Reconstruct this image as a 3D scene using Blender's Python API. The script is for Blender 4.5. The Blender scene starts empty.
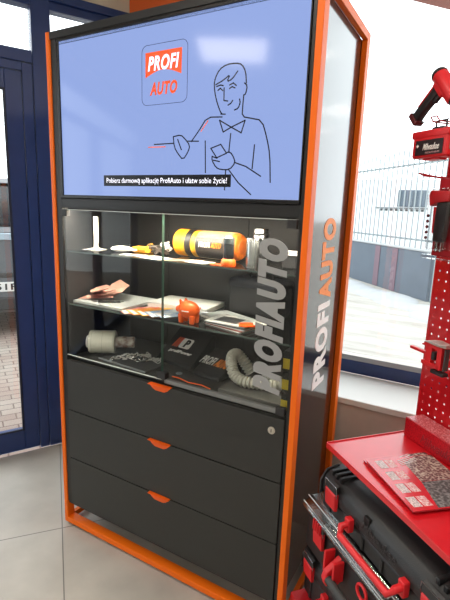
import bpy, bmesh, math, random
from mathutils import Vector, Matrix
random.seed(7)
SC = bpy.context.scene
COL = SC.collection
R = math.radians

# ------------------------------------------------------------------ camera, world, light, exposure
cam_d = bpy.data.cameras.new('camera'); cam = bpy.data.objects.new('camera', cam_d); COL.objects.link(cam)
SC.camera = cam
yaw, pit, rol = 0.5157, -0.20155, 0.035685
fw = Vector((-math.sin(yaw)*math.cos(pit), math.cos(yaw)*math.cos(pit), math.sin(pit)))
rt = Vector((math.cos(yaw), math.sin(yaw), 0)); up = rt.cross(fw)
r2 = math.cos(rol)*rt + math.sin(rol)*up; u2 = -math.sin(rol)*rt + math.cos(rol)*up
m = Matrix((r2, u2, -fw)).transposed().to_4x4(); m.translation = Vector((1.6817, -1.3881, 1.6257))
cam.matrix_world = m
cam_d.sensor_fit = 'VERTICAL'; cam_d.sensor_height = 36; cam_d.lens = 447.57/600*36
cam_d.clip_start = 0.02; cam_d.clip_end = 300

W = bpy.data.worlds.new('overcast_sky'); SC.world = W; W.use_nodes = True
bg = W.node_tree.nodes['Background']; bg.inputs[0].default_value = (0.93, 0.97, 1.0, 1); bg.inputs[1].default_value = 3.4
SC.view_settings.view_transform = 'Standard'; SC.view_settings.look = 'None'
SC.view_settings.gamma = 1; SC.view_settings.use_curve_mapping = False
SC.view_settings.exposure = 0.0
PANEL_POWER = 15.0
LED_POWER = 230.0
try:
    SC.cycles.use_denoising = True
    SC.cycles.max_bounces = 10; SC.cycles.transparent_max_bounces = 24
    SC.cycles.caustics_reflective = False; SC.cycles.caustics_refractive = False
    SC.cycles.sample_clamp_indirect = 6
except Exception: pass

# ------------------------------------------------------------------ materials
def hexc(h):
    h = h.lstrip('#'); o = []
    for i in (0, 2, 4):
        c = int(h[i:i+2], 16)/255
        o.append(c/12.92 if c <= .04045 else ((c+.055)/1.055)**2.4)
    return (*o, 1)
MATS = {}
def mat(name, col, rough=.5, metal=0, noise=0, nscale=20, bump=0, alpha=1, trans=0, emit=None, estr=0, coat=0, col2=None, spec=.5):
    if name in MATS: return MATS[name]
    M = bpy.data.materials.new(name); M.use_nodes = True; nt = M.node_tree; N = nt.nodes; L = nt.links
    b = N['Principled BSDF']; c = hexc(col) if isinstance(col, str) else (*col, 1)
    b.inputs['Base Color'].default_value = c; b.inputs['Roughness'].default_value = rough
    b.inputs['Metallic'].default_value = metal; b.inputs['Alpha'].default_value = alpha
    b.inputs['Transmission Weight'].default_value = trans; b.inputs['Coat Weight'].default_value = coat
    b.inputs['Coat Roughness'].default_value = .06; b.inputs['Specular IOR Level'].default_value = spec
    if emit: b.inputs['Emission Color'].default_value = hexc(emit); b.inputs['Emission Strength'].default_value = estr
    if noise or bump or col2:
        tc = N.new('ShaderNodeTexCoord'); nz = N.new('ShaderNodeTexNoise'); nz.inputs['Scale'].default_value = nscale
        nz.inputs['Detail'].default_value = 5; L.new(tc.outputs['Object'], nz.inputs['Vector'])
        if noise or col2:
            mx = N.new('ShaderNodeMix'); mx.data_type = 'RGBA'
            c2 = hexc(col2) if col2 else tuple(v*(1-noise) for v in c[:3])+(1,)
            mx.inputs[6].default_value = c; mx.inputs[7].default_value = c2
            rp = N.new('ShaderNodeMapRange'); rp.inputs[1].default_value = .35; rp.inputs[2].default_value = .65
            L.new(nz.outputs[0], rp.inputs[0]); L.new(rp.outputs[0], mx.inputs[0]); L.new(mx.outputs[2], b.inputs['Base Color'])
        if bump:
            bp = N.new('ShaderNodeBump'); bp.inputs['Strength'].default_value = bump; bp.inputs['Distance'].default_value = .01
            L.new(nz.outputs[0], bp.inputs['Height']); L.new(bp.outputs[0], b.inputs['Normal'])
    MATS[name] = M; return M
def glassmat(name, tint, base=.04, rough=.0, k=1.0):
    M = bpy.data.materials.new(name); M.use_nodes = True; nt = M.node_tree; N = nt.nodes; L = nt.links; N.clear()
    o = N.new('ShaderNodeOutputMaterial'); t = N.new('ShaderNodeBsdfTransparent'); g = N.new('ShaderNodeBsdfGlossy')
    lw_ = N.new('ShaderNodeLayerWeight'); lw_.inputs[0].default_value = .5; pw = N.new('ShaderNodeMath'); pw.operation = 'POWER'; pw.inputs[1].default_value = 5; L.new(lw_.outputs['Facing'], pw.inputs[0])
    f = N.new('ShaderNodeMath'); f.operation = 'MULTIPLY_ADD'; f.inputs[1].default_value = .96; f.inputs[2].default_value = base; L.new(pw.outputs[0], f.inputs[0]); mx = N.new('ShaderNodeMixShader')
    mu = N.new('ShaderNodeMath'); mu.operation = 'MULTIPLY'; mu.inputs[1].default_value = k; L.new(f.outputs[0], mu.inputs[0])
    t.inputs[0].default_value = (*tint, 1); g.inputs['Roughness'].default_value = rough
    L.new(mu.outputs[0], mx.inputs[0]); L.new(t.outputs[0], mx.inputs[1]); L.new(g.outputs[0], mx.inputs[2]); L.new(mx.outputs[0], o.inputs[0])
    return M
GL = glassmat('clear_glass', (.97, .985, .98), base=.022); GLE = glassmat('green_glass_edge', (.55, .8, .7))
GLW = glassmat('window_glass', (.96, .98, .98)); PLC = glassmat('clear_plastic', (.78, .80, .80), base=.12, rough=.15, k=1.6); BLI = glassmat('blister_plastic', (.9, .9, .9), rough=.05, k=1.8)
ORG = mat('orange_enamel', '#f06e10', .45, spec=.3); BLK = mat('black_powder_coat', '#18191a', .4, noise=.06, nscale=60)
DRW = mat('anthracite_laminate', '#2a2b29', .46, noise=.05, nscale=30); GAP = mat('black_gap', '#08080a', .6)
INN = mat('case_lining', '#1b1b1c', .5); PAN = mat('side_panel_foil', '#242324', .14, spec=.6, coat=.38)
WHT = mat('white_plastic', '#ecebe6', .4); PAP = mat('white_paper', '#e8e6e0', .7); GRYP = mat('grey_paper', '#c3c6c4', .6)
BLU = mat('navy_window_frame', '#22376c', .36, noise=.12, nscale=9); RED = mat('red_enamel', '#cc1a25', .3, coat=.35, noise=.05)
REDP = mat('red_plastic', '#d4232a', .42); BKP = mat('black_plastic', '#222325', .48, bump=.12, nscale=300); DGR = mat('dark_rubber', '#3a3b3b', .6)
SIL = mat('brushed_silver', '#c9cccb', .25, metal=1); YEL = mat('yellow_fabric', '#e0a024', .55, noise=.15); ORP = mat('orange_plastic', '#f06012', .4)
CHR = mat('chrome_wire', '#8a8a8e', .2, metal=1)
TXW = mat('white_print', '#f4f2ee', .5); TXO = mat('orange_print', '#f58a28', .5); TXK = mat('black_print', '#0e0e10', .5)
TXG = mat('frosted_print', '#9ea1a2', .6, alpha=.86); TXR = mat('red_print', '#b01820', .5)

# ------------------------------------------------------------------ helpers
class MB:
    def __init__(s): s.bm = bmesh.new()
    def _add(s, b2, mtx=None):
        if mtx is not None: bmesh.ops.transform(b2, matrix=mtx, verts=b2.verts)
        me = bpy.data.meshes.new('t'); b2.to_mesh(me); b2.free(); s.bm.from_mesh(me); bpy.data.meshes.remove(me); return s
    def box(s, x0, x1, y0, y1, z0, z1, bev=0, seg=2, mtx=None):
        b = bmesh.new(); bmesh.ops.create_cube(b, size=1)
        for v in b.verts: v.co = Vector(((x0+x1)/2+v.co.x*(x1-x0), (y0+y1)/2+v.co.y*(y1-y0), (z0+z1)/2+v.co.z*(z1-z0)))
        if bev: bmesh.ops.bevel(b, geom=list(b.edges), offset=bev, segments=seg, profile=.5, affect='EDGES')
        return s._add(b, mtx)
    def cyl(s, p0, p1, r0, r1=None, n=20, bev=0):
        p0, p1 = Vector(p0), Vector(p1); r1 = r0 if r1 is None else r1; d = p1-p0
        b = bmesh.new(); bmesh.ops.create_cone(b, cap_ends=True, segments=n, radius1=r0, radius2=r1, depth=d.length)
        if bev:
            es = [e for e in b.edges if abs(e.verts[0].co.z-e.verts[1].co.z) < 1e-6]
            bmesh.ops.bevel(b, geom=es, offset=bev, segments=2, profile=.5, affect='EDGES')
        mt = d.to_track_quat('Z', 'Y').to_matrix().to_4x4(); mt.translation = (p0+p1)/2
        return s._add(b, mt)
    def tube(s, pts, r, n=8, closed=False):
        pts = [Vector(p) for p in pts]; b = bmesh.new(); rings = []; N = len(pts); prev = None
        for i, p in enumerate(pts):
            a = pts[(i-1) % N] if (closed or i > 0) else p; c = pts[(i+1) % N] if (closed or i < N-1) else p
            t = (c-a).normalized()
            if prev is None: u = t.orthogonal().normalized()
            else:
                u = prev - t*prev.dot(t)
                u = u.normalized() if u.length > 1e-6 else t.orthogonal().normalized()
            prev = u; w = t.cross(u); rr = r[i] if isinstance(r, (list, tuple)) else r
            rings.append([b.verts.new(p+rr*(math.cos(2*math.pi*k/n)*u+math.sin(2*math.pi*k/n)*w)) for k in range(n)])
        for i in range(N if closed else N-1):
            A, B = rings[i], rings[(i+1) % N]
            for k in range(n): b.faces.new((A[k], A[(k+1) % n], B[(k+1) % n], B[k]))
        if not closed: b.faces.new(rings[0][::-1]); b.faces.new(rings[-1])
        bmesh.ops.recalc_face_normals(b, faces=b.faces)
        return s._add(b)
    def prism(s, poly, h0, h1, axis='z', bev=0, mtx=None):
        """extrude a 2D outline; axis z: (x,y), y: (x,z), x: (y,z)"""
        f = {'z': lambda p, h: (p[0], p[1], h), 'y': lambda p, h: (p[0], h, p[1]), 'x': lambda p, h: (h, p[0], p[1])}[axis]
        b = bmesh.new(); A = [b.verts.new(f(p, h0)) for p in poly]; B = [b.verts.new(f(p, h1)) for p in poly]; n = len(poly)
        b.faces.new(A[::-1]); b.faces.new(B)
        for k in range(n): b.faces.new((A[k], A[(k+1) % n], B[(k+1) % n], B[k]))
        bmesh.ops.recalc_face_normals(b, faces=b.faces)
        if bev: bmesh.ops.bevel(b, geom=list(b.edges), offset=bev, segments=2, profile=.5, affect='EDGES')
        return s._add(b, mtx)
    def lathe(s, prof, n=24, mtx=None):
        b = bmesh.new(); rings = []
        for r, z in prof: rings.append([b.verts.new((max(r, 1e-4)*math.cos(2*math.pi*k/n), max(r, 1e-4)*math.sin(2*math.pi*k/n), z)) for k in range(n)])
        for A, B in zip(rings, rings[1:]):
            for k in range(n): b.faces.new((A[k], A[(k+1) % n], B[(k+1) % n], B[k]))
        b.faces.new(rings[0][::-1]); b.faces.new(rings[-1]); bmesh.ops.recalc_face_normals(b, faces=b.faces)
        return s._add(b, mtx)
    def ell(s, c, r, n=20, mtx=None):
        b = bmesh.new(); bmesh.ops.create_uvsphere(b, u_segments=n, v_segments=max(8, n*2//3), radius=1)
        for v in b.verts: v.co = Vector((c[0]+v.co.x*r[0], c[1]+v.co.y*r[1], c[2]+v.co.z*r[2]))
        return s._add(b, mtx)
    def build(s, name, m, parent=None, smooth=False, loc=None):
        me = bpy.data.meshes.new(name); s.bm.to_mesh(me); s.bm.free(); me.materials.append(m)
        if smooth:
            for p in me.polygons: p.use_smooth = True
            try: me.set_sharp_from_angle(angle=R(40))
            except Exception: pass
        o = bpy.data.objects.new(name, me); COL.objects.link(o)
        if parent: o.parent = parent
        if loc: o.location = loc
        return o
def tag(o, label=None, cat=None, group=None, kind=None):
    if label: o['label'] = label
    if cat: o['category'] = cat
    if group: o['group'] = group
    if kind: o['kind'] = kind
    return o
def thing(name, label, cat, loc=(0, 0, 0), rz=0, group=None):
    o = bpy.data.objects.new(name, None); COL.objects.link(o); o.location = loc; o.rotation_euler = (0, 0, rz); o.empty_display_size = .05
    return tag(o, label, cat, group)
def struct(o): o['kind'] = 'structure'; return o
def copy_tree(o, parent=None):
    c = o.copy(); COL.objects.link(c); c.parent = parent
    for ch in [x for x in list(bpy.data.objects) if x.parent == o]: copy_tree(ch, c)
    return c
def text(name, s, w, h, mtx, m, parent=None, bold=0., shear=0., th=.0008, space=1.0):
    """lettering: centred on the origin, w x h, in the local XY plane, facing +Z, then moved by mtx"""
    c = bpy.data.curves.new('t', 'FONT'); c.body = s; c.offset = bold; c.extrude = .01; c.shear = shear; c.space_character = space; c.resolution_u = 4
    t = bpy.data.objects.new('t', c); COL.objects.link(t); bpy.context.view_layer.update()
    me = bpy.data.meshes.new_from_object(t.evaluated_get(bpy.context.evaluated_depsgraph_get())); bpy.data.objects.remove(t); bpy.data.curves.remove(c)
    xs = [v.co.x for v in me.vertices]; ys = [v.co.y for v in me.vertices]
    cx, cy, sx, sy = (min(xs)+max(xs))/2, (min(ys)+max(ys))/2, w/(max(xs)-min(xs)), h/(max(ys)-min(ys))
    for v in me.vertices: v.co = mtx @ Vector(((v.co.x-cx)*sx, (v.co.y-cy)*sy, v.co.z*th/.01))
    me.materials.clear(); me.materials.append(m)
    o = bpy.data.objects.new(name, me); COL.objects.link(o)
    if parent: o.parent = parent
    return o
def frame(o, x, y):
    """matrix from origin, text direction and text up"""
    x, y = Vector(x).normalized(), Vector(y).normalized(); z = x.cross(y)
    mt = Matrix((x, y, z)).transposed().to_4x4(); mt.translation = Vector(o); return mt

# ================================================================== SETTING
def tilemat():
    M = bpy.data.materials.new('floor_tiles'); M.use_nodes = True; nt = M.node_tree; N = nt.nodes; L = nt.links; b = N['Principled BSDF']
    tc = N.new('ShaderNodeTexCoord'); mp = N.new('ShaderNodeMapping'); L.new(tc.outputs['Object'], mp.inputs[0])
    mp.inputs['Rotation'].default_value = (0, 0, TILE_ROT); mp.inputs['Location'].default_value = TILE_LOC
    br = N.new('ShaderNodeTexBrick'); br.offset = 0; br.squash = 1; L.new(mp.outputs[0], br.inputs['Vector'])
    br.inputs['Scale'].default_value = 1; br.inputs['Brick Width'].default_value = .85; br.inputs['Row Height'].default_value = .85
    br.inputs['Mortar Size'].default_value = .003; br.inputs['Mortar Smooth'].default_value = .3
    br.inputs['Mortar'].default_value = hexc('#6d6b66'); br.inputs['Bias'].default_value = 0
    nz = N.new('ShaderNodeTexNoise'); nz.inputs['Scale'].default_value = 3.5; nz.inputs['Detail'].default_value = 8; L.new(tc.outputs['Object'], nz.inputs['Vector'])
    cr = N.new('ShaderNodeValToRGB'); cr.color_ramp.elements[0].position = .3; cr.color_ramp.elements[1].position = .72
    cr.color_ramp.elements[0].color = hexc('#a39e96'); cr.color_ramp.elements[1].color = hexc('#bab5ac'); L.new(nz.outputs[0], cr.inputs[0])
    L.new(cr.outputs[0], br.inputs['Color1']); L.new(cr.outputs[0], br.inputs['Color2']); L.new(br.outputs[0], b.inputs['Base Color'])
    b.inputs['Roughness'].default_value = .38
    return M
TILE_ROT = R(-50.5)
_v = Matrix.Rotation(TILE_ROT, 3, 'Z') @ Vector((.009, -.037, 0)); TILE_LOC = (-_v.x, -_v.y, 0)
FD = Vector((math.cos(R(62.7)), math.sin(R(62.7)), 0)); FO = Vector((-.659, .531, 0))   # shopfront line: point and direction
def F(t, z=0, out=0): p = FO+FD*t+Vector((-FD.y, FD.x, 0))*out; return (p.x, p.y, z)
corner = F(.528); WY = 1.0
fl = F(-5.2)
room = [(corner[0], WY), (4.4, WY), (4.4, -4.9), (fl[0], -4.9), (fl[0], fl[1])]
struct(MB().prism(room, -.05, 0).build('floor', tilemat()))
CE = 3.0
WALLM = mat('beige_plaster', '#d9cbb6', .8, noise=.04); CEILM = mat('ceiling_board', '#ddd8cf', .85, noise=.03, nscale=60)
struct(MB().prism(room, CE, CE+.05).build('ceiling', CEILM))
struct(MB().box(4.4, 4.5, -4.9, 1.0, 0, CE).build('wall_right', mat('pale_wall', '#cfccc6', .8)))
struct(MB().box(fl[0], 4.4, -5.0, -4.9, 0, CE).build('wall_rear', MATS['pale_wall']))
struct(MB().box(fl[0]-.1, fl[0], -4.9, fl[1], 0, CE).build('wall_left', MATS['pale_wall']))
# --- shopfront (local frame: x = along the facade, y = outwards)
ang = R(62.7)
FM = Matrix.Translation(FO) @ Matrix.Rotation(ang, 4, 'Z')
def fbox(mb, t0, t1, z0, z1, o0=0., o1=.07, bev=.003): return mb.box(t0, t1, o0, o1, z0, z1, bev, 1, FM)
def blue(name, boxes, par=None, **k):
    mb = MB()
    for b_ in boxes: fbox(mb, *b_)
    return mb.build(name, BLU, par)
struct(blue('trim_1', [(-.075, .03, 0, 2.80, 0, .09)]))                      # post between door and corner pane
struct(blue('trim_2', [(-5.2, -.078, 2.405, 2.47, 0, .09), (-5.2, .52, 2.71, 2.755, 0.01, .09), (-5.2, .52, 2.755, 2.80, -.01, .09)]))
struct(blue('trim_3', [(.44, .525, 0, 2.705, .0, .08), (.033, .437, 0, .14, .01, .08), (.033, .437, 2.43, 2.47, .01, .08)]))
struct(blue('trim_4', [(-.135, -.078, 0, 2.40, .005, .08), (-1.15, -.135, 2.356, 2.402, .004, .08)]))                 # door jamb
struct(blue('trim_5', [(-1.25, -1.15, 0, 2.40, 0, .09), (-2.3, -2.2, 0, 2.40, 0, .09), (-3.4, -3.3, 0, 2.4, 0, .09), (-5.19, -5.1, 0, 2.4, 0, .09), (-5.1, -1.25, 0, .12, 0, .08)]))
mb = MB(); fbox(mb, -5.2, .53, 2.80, CE, 0, .09, 0); struct(mb.build('wall_front', WALLM))
d1 = struct(blue('door_1', [(-.228, -.138, .012, 2.352, .01, .07), (-1.14, -1.05, .012, 2.352, .01, .07), (-1.05, -.228, .012, .150, .01, .07), (-1.05, -.228, 2.25, 2.352, .01, .07)]))
mb = MB(); fbox(mb, -1.048, -.23, .152, 2.248, .035, .045, 0); mb.build('door_glass', GLW, d1)
mb = MB(); fbox(mb, -1.048, -1.03, .9, 1.3, -.05, -.03, .004); mb.build('door_handle', SIL, d1)
mb = MB()
for q in ((-.242, -.228, .150, 2.25), (-1.05, -.242, .150, .164), (-1.05, -.242, 2.236, 2.25)): fbox(mb, *q, .004, .012, .002)
mb.build('glazing_bead', mat('navy_gasket', '#131b33', .5), d1)
for i, (t0, t1, z0, z1) in enumerate(((-5.1, -.078, 2.472, 2.708), (.033, .438, 2.472, 2.708), (.033, .438, .142, 2.428), (-2.2, -1.25, .122, 2.403), (-3.3, -2.3, .122, 2.403), (-5.1, -3.4, .122, 2.403))):
    mb = MB(); fbox(mb, t0, t1, z0, z1, .035, .045, 0); struct(mb.build('window_%d' % (i+1), GLW))
# --- window wall behind the cabinet
IY = .65
SILLZ = .762
LOWM = mat('taupe_wall', '#c2b4aa', .7, noise=.05); 
struct(MB().box(-.50, 4.4, IY, WY+.1, 0, SILLZ-.03).build('wall_back', LOWM))
struct(MB().box(-.46, 4.4, IY-.012, WY-.0, SILLZ-.03, SILLZ, .004).build('trim_6', mat('white_sill', '#dcdcd8', .4)))
struct(MB().box(-.40, 4.4, WY, WY+.08, SILLZ, .835, .004, 1).box(-.42, -.34, WY, WY+.08, .83, 2.75, .004, 1).box(-.42, .12, WY, WY+.08, 2.70, 2.80, .004, 1).box(.05, .12, WY, WY+.08, .83, 2.75, .004, 1).box(.05, 4.4, WY, WY+.08, 2.95, 3.0, .004, 1).box(2.55, 2.63, WY, WY+.08, .83, 2.96, .004, 1).build('trim_7', BLU))
struct(MB().box(-.34, 4.4, WY+.002, WY+.006, .835, .862).build('trim_8', mat('grey_gasket', '#9aa0a4', .5)))
struct(MB().box(-.34, .05, WY+.035, WY+.045, .862, 2.70).build('window_7', GLW)); struct(MB().box(.12, 2.55, WY+.035, WY+.045, .862, 2.95).build('window_8', GLW)); struct(MB().box(2.63, 4.4, WY+.035, WY+.045, .862, 2.95).build('window_9', GLW))
struct(MB().box(-.42, .12, WY-.02, WY+.08, 2.80, CE).build('wall_top', mat('orange_wall_band', '#e8692a', .6)))
# canopy outside above the shop window
struct(MB().prism([(1.03, 1.37), (1.152, 1.515), (1.34, 1.743), (1.40, 1.815), (1.58, 1.67), (1.21, 1.22)], 2.80, 2.95).build('trim_9', mat('rust_canopy', '#b4746c', .7)))
# ceiling lamps aligned with the shopfront; all but the first unseen, added for brightness
LM = Matrix.Rotation(ang, 4, 'Z')
first = None
k = 0
for (cx, cy, lbl) in ((-.44, -2.33, ''), (.75, -.95, 'above the place between the cabinet and the camera'), (.9, -4.3, 'near the rear wall'), (2.35, -.55, 'over the right end of the shop window'), (2.6, -2.9, 'midway along the right wall'), (3.5, -4.3, 'in the rear right corner')):
    if first is None:
        first = thing('ceiling_light', 'flat square white ceiling light panel, mirrored in the television screen', 'ceiling light', (cx, cy, CE), ang, 'ceiling light panels')
        MB().box(-.31, .31, -.31, .31, -.018, -.001, .003).build('light_frame', WHT, first)
        MB().box(-.29, .29, -.29, .29, -.024, -.0185).build('diffuser', mat('lit_diffuser', '#ffffff', .5, emit='#fff4e6', estr=PANEL_POWER), first)
    else:
        c = copy_tree(first); c.location = (cx, cy, CE); c['label'] = 'unseen fill light panel added '+lbl

# ================================================================== OUTSIDE
def brickmat(name, a, b_, mort, w, h, scale=1, rot=0, bump=0):
    M = bpy.data.materials.new(name); M.use_nodes = True; nt = M.node_tree; N = nt.nodes; L = nt.links; b = N['Principled BSDF']
    tc = N.new('ShaderNodeTexCoord'); mp = N.new('ShaderNodeMapping'); mp.inputs['Rotation'].default_value = (0, 0, rot); L.new(tc.outputs['Object'], mp.inputs[0])
    br = N.new('ShaderNodeTexBrick'); L.new(mp.outputs[0], br.inputs['Vector']); br.inputs['Scale'].default_value = scale
    br.inputs['Brick Width'].default_value = w; br.inputs['Row Height'].default_value = h; br.inputs['Mortar Size'].default_value = .006
    br.inputs['Color1'].default_value = hexc(a); br.inputs['Color2'].default_value = hexc(b_); br.inputs['Mortar'].default_value = hexc(mort)
    L.new(br.outputs[0], b.inputs['Base Color']); b.inputs['Roughness'].default_value = .8; return M, N, L, b, br, tc
M, N, L, b, br, tc = brickmat('snowy_pavers', '#a79e93', '#958a80', '#615b54', .2, .1, rot=R(-60))
nz = N.new('ShaderNodeTexNoise'); nz.inputs['Scale'].default_value = .8; nz.inputs['Detail'].default_value = 6; L.new(tc.outputs['Object'], nz.inputs['Vector'])
mr = N.new('ShaderNodeMapRange'); mr.inputs[1].default_value = .42; mr.inputs[2].default_value = .6; L.new(nz.outputs[0], mr.inputs[0])
mx = N.new('ShaderNodeMix'); mx.data_type = 'RGBA'; L.new(mr.outputs[0], mx.inputs[0]); L.new(br.outputs[0], mx.inputs[6]); mx.inputs[7].default_value = hexc('#7a4a3e'); mx.inputs[0].default_value = .2
mu = N.new('ShaderNodeMath'); mu.operation = 'MULTIPLY'; mu.inputs[1].default_value = .35; L.new(mr.outputs[0], mu.inputs[0]); L.new(mu.outputs[0], mx.inputs[0])
L.new(mx.outputs[2], b.inputs['Base Color'])
p0, p1, p2, p3 = F(.6, 0, .09), F(-9, 0, .09), F(-9, 0, 30), F(.6, 0, 30)
struct(MB().prism([p0[:2], p1[:2], p2[:2], p3[:2]], -.07, -.02).build('ground_pavers', M))
def snow():
    M = bpy.data.materials.new('trampled_snow'); M.use_nodes = True; nt = M.node_tree; N = nt.nodes; L = nt.links; b = N['Principled BSDF']
    tc = N.new('ShaderNodeTexCoord'); mp = N.new('ShaderNodeMapping'); mp.inputs['Scale'].default_value = (.5, 2.2, 1); mp.inputs['Rotation'].default_value = (0, 0, R(12)); L.new(tc.outputs['Object'], mp.inputs[0])
    nz = N.new('ShaderNodeTexNoise'); nz.inputs['Scale'].default_value = 1.7; nz.inputs['Detail'].default_value = 9; nz.inputs['Roughness'].default_value = .65; L.new(mp.outputs[0], nz.inputs['Vector'])
    cr = N.new('ShaderNodeValToRGB'); e = cr.color_ramp.elements; e[0].position = .30; e[0].color = hexc('#958f86'); e[1].position = .62; e[1].color = hexc('#b4b0a9')
    L.new(nz.outputs[0], cr.inputs[0]); L.new(cr.outputs[0], b.inputs['Base Color']); b.inputs['Roughness'].default_value = .9
    bp = N.new('ShaderNodeBump'); bp.inputs['Strength'].default_value = .5; bp.inputs['Distance'].default_value = .1; L.new(nz.outputs[0], bp.inputs['Height']); L.new(bp.outputs[0], b.inputs['Normal'])
    return M
struct(MB().prism([(-.38, 1.11), (40, 1.11), (40, 70), (-30, 70), (p3[0], p3[1])], -.07, -.01).build('ground_snow', snow()))
# snow bank and low wall with fence
PA, PB = Vector((-1.2, 10.2, 0)), Vector((-.1, 9.0, 0)); DV = (PB-PA).normalized(); NV = Vector((-DV.y, DV.x, 0))
fa = math.atan2(DV.y, DV.x); XM = Matrix.Translation(PA) @ Matrix.Rotation(fa, 4, 'Z')
lw = thing('low_wall', 'blue-grey low wall with two faded red stripes under the picket fence', 'wall')
MB().box(-6, 3.05, 0, .2, -.02, .93, .01, 1, XM).build('wall_body', mat('slate_board', '#5f6975', .7, noise=.1, nscale=3), lw)
MB().box(1.10, 1.30, -.012, -.001, 0, .92, 0, 1, XM).build('stripe', mat('faded_red', '#77616c', .7), lw)
MB().box(1.78, 1.98, -.012, -.001, 0, .92, 0, 1, XM).build('stripe', MATS['faded_red'], lw)
MB().box(-6, 3.05, -.02, .22, .93, .97, .01, 1, XM).build('snow_cap', mat('fresh_snow', '#aaacae', .9), lw)
fe = thing('picket_fence', 'pale metal picket fence on the blue-grey low wall', 'fence')
FEM = mat('galvanised_paint', '#8d979b', .5)
for z in (1.12, 2.62): MB().box(-6, 5.2, .08, .12, z, z+.04, 0, 1, XM).build('rail', FEM, fe)
pk = None
for i in range(38):
    x = -1.7+i*.18
    if pk is None: pk = MB().prism([(-.014, 0), (.014, 0), (.014, 1.95), (0, 2.0), (-.014, 1.95)], -.008, .008, 'y').build('picket', FEM, fe)
    q = pk if i == 0 else pk.copy()
    if i: COL.objects.link(q); q.parent = fe
    v = XM @ Vector((x, .06, .975)); q.location = v; q.rotation_euler = (0, 0, fa)
for x in (3.15, 3.35):
    MB().box(x, x+.08, .0, .08, -.02, 2.9, .005, 1, XM).build('gate_post', mat('pale_post', '#8b9496', .5), fe)
MB().box(3.23, 3.35, .02, .06, .1, .9, .005, 1, XM).build('gate_panel', MATS['pale_post'], fe)
mb = MB()
for i in range(22):
    x = -4+i*.42; mb.ell((x, -.62+.1*math.sin(i*2.1), -.05), (.62, .42+.08*math.sin(i*1.3), .11+.04*math.sin(i*1.7)), 16, XM)
tag(mb.build('snow_bank', MATS['fresh_snow'], None, True), 'white ridge of shovelled snow along the foot of the low wall', 'snow', kind='stuff')
ct = thing('distant_warehouse', 'far white warehouse with a blue-grey ribbed shutter, seen through the picket fence', 'building', (-2.0, 22.5, 0))
MB().box(-5, 4.5, 0, 6, 0, 3.3, .02).build('wall_body', mat('white_render', '#e4e6e8', .8), ct)
mb = MB().box(-.25, 1.10, -.06, -.001, 2.02, 2.82, .01)
for i in range(7): mb.box(-.20+i*.18, -.12+i*.18, -.12, -.06, 2.04, 2.80, .01)
mb.build('ribbed_shutter', mat('shutter_paint', '#5d6b78', .6), ct)
MB().box(-1.3, 1.15, -.10, -.001, 1.92, 1.97, .01).build('ledge', mat('ledge_grey', '#6c6f72', .6), ct)
for i in range(9): MB().box(-1.05+i*.24, -.93+i*.24, -.05, -.001, 1.80, 1.90, .005).build('vent', mat('vent_grey', '#4c5054', .6), ct)
# parked car seen through the door glass
ca = math.atan2(-.56, .83)
car = thing('parked_car', 'dark grey parked van seen through the door glass, showing its white number plate', 'car', (-3.23-.12*.559, 1.94-.12*.829, -.02), ca)
# local x = towards the door
CARM = mat('grey_car_paint', '#5e6266', .3, coat=.6)
sec = [(0, .36, 1.28, .80), (-.06, .30, 1.34, .86), (-1.0, .25, 1.36, .90), (-3.2, .25, 1.32, .90), (-3.5, .25, 1.05, .89), (-4.3, .3, .95, .84), (-4.45, .4, .75, .76)]
b = bmesh.new(); rings = []
for x, z0, z1, w in sec:
    rings.append([b.verts.new((x, yy, zz)) for yy, zz in ((-w, z0+.1), (-w*.95, z0), (w*.95, z0), (w, z0+.1), (w, z1-.08), (w*.95, z1), (-w*.95, z1), (-w, z1-.08))])
for A, B in zip(rings, rings[1:]):
    for k2 in range(8): b.faces.new((A[k2], A[(k2+1) % 8], B[(k2+1) % 8], B[k2]))
b.faces.new(rings[0]); b.faces.new(rings[-1][::-1]); bmesh.ops.recalc_face_normals(b, faces=b.faces)
MB()._add(b).build('body', CARM, car)
MB().prism([(-.05, 1.345), (-.16, 1.84), (-2.7, 1.86), (-3.45, 1.325)], -.78, .78, 'y', .03).build('cabin_glass', mat('dark_car_glass', '#22282c', .15, coat=.5), car)
MB().prism([(-.10, 1.845), (-2.75, 1.865), (-2.6, 1.92), (-.2, 1.91)], -.76, .76, 'y', .02).build('roof', CARM, car)
MB().box(-.02, .035, -.84, .84, .34, .50, .02).build('bumper', mat('dark_bumper', '#2b2d2f', .6), car)
MB().box(-.01, .012, -.70, .70, 1.19, 1.27, .008).build('trim_strip', mat('pale_blue_trim', '#b9cbd6', .25, metal=.4), car)
MB().box(-.01, .010, -.42, .42, .74, .80, .01).build('boot_handle', DGR, car)
for y in (-.80, .68): MB().box(-.05, .012, y, y+.12, .75, 1.12, .02).build('tail_lamp', mat('lamp_lens', '#8c2a2c', .15, coat=1), car)
for x in (-.85, -3.6):
    for y in (-.90, .74): MB().cyl((x, y, .33), (x, y+.16, .33), .33, bev=.03).build('wheel', DGR, car)
pl = MB().box(.0125, .022, -.26, .26, .572, .688, .004).build('number_plate', mat('plate_white', '#dcdcd8', .5), car)
text('plate_lettering', 'SL 51F', .44, .078, frame((.0225, .0, .630), (0, 1, 0), (0, 0, 1)), TXK, pl, bold=.02)

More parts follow.
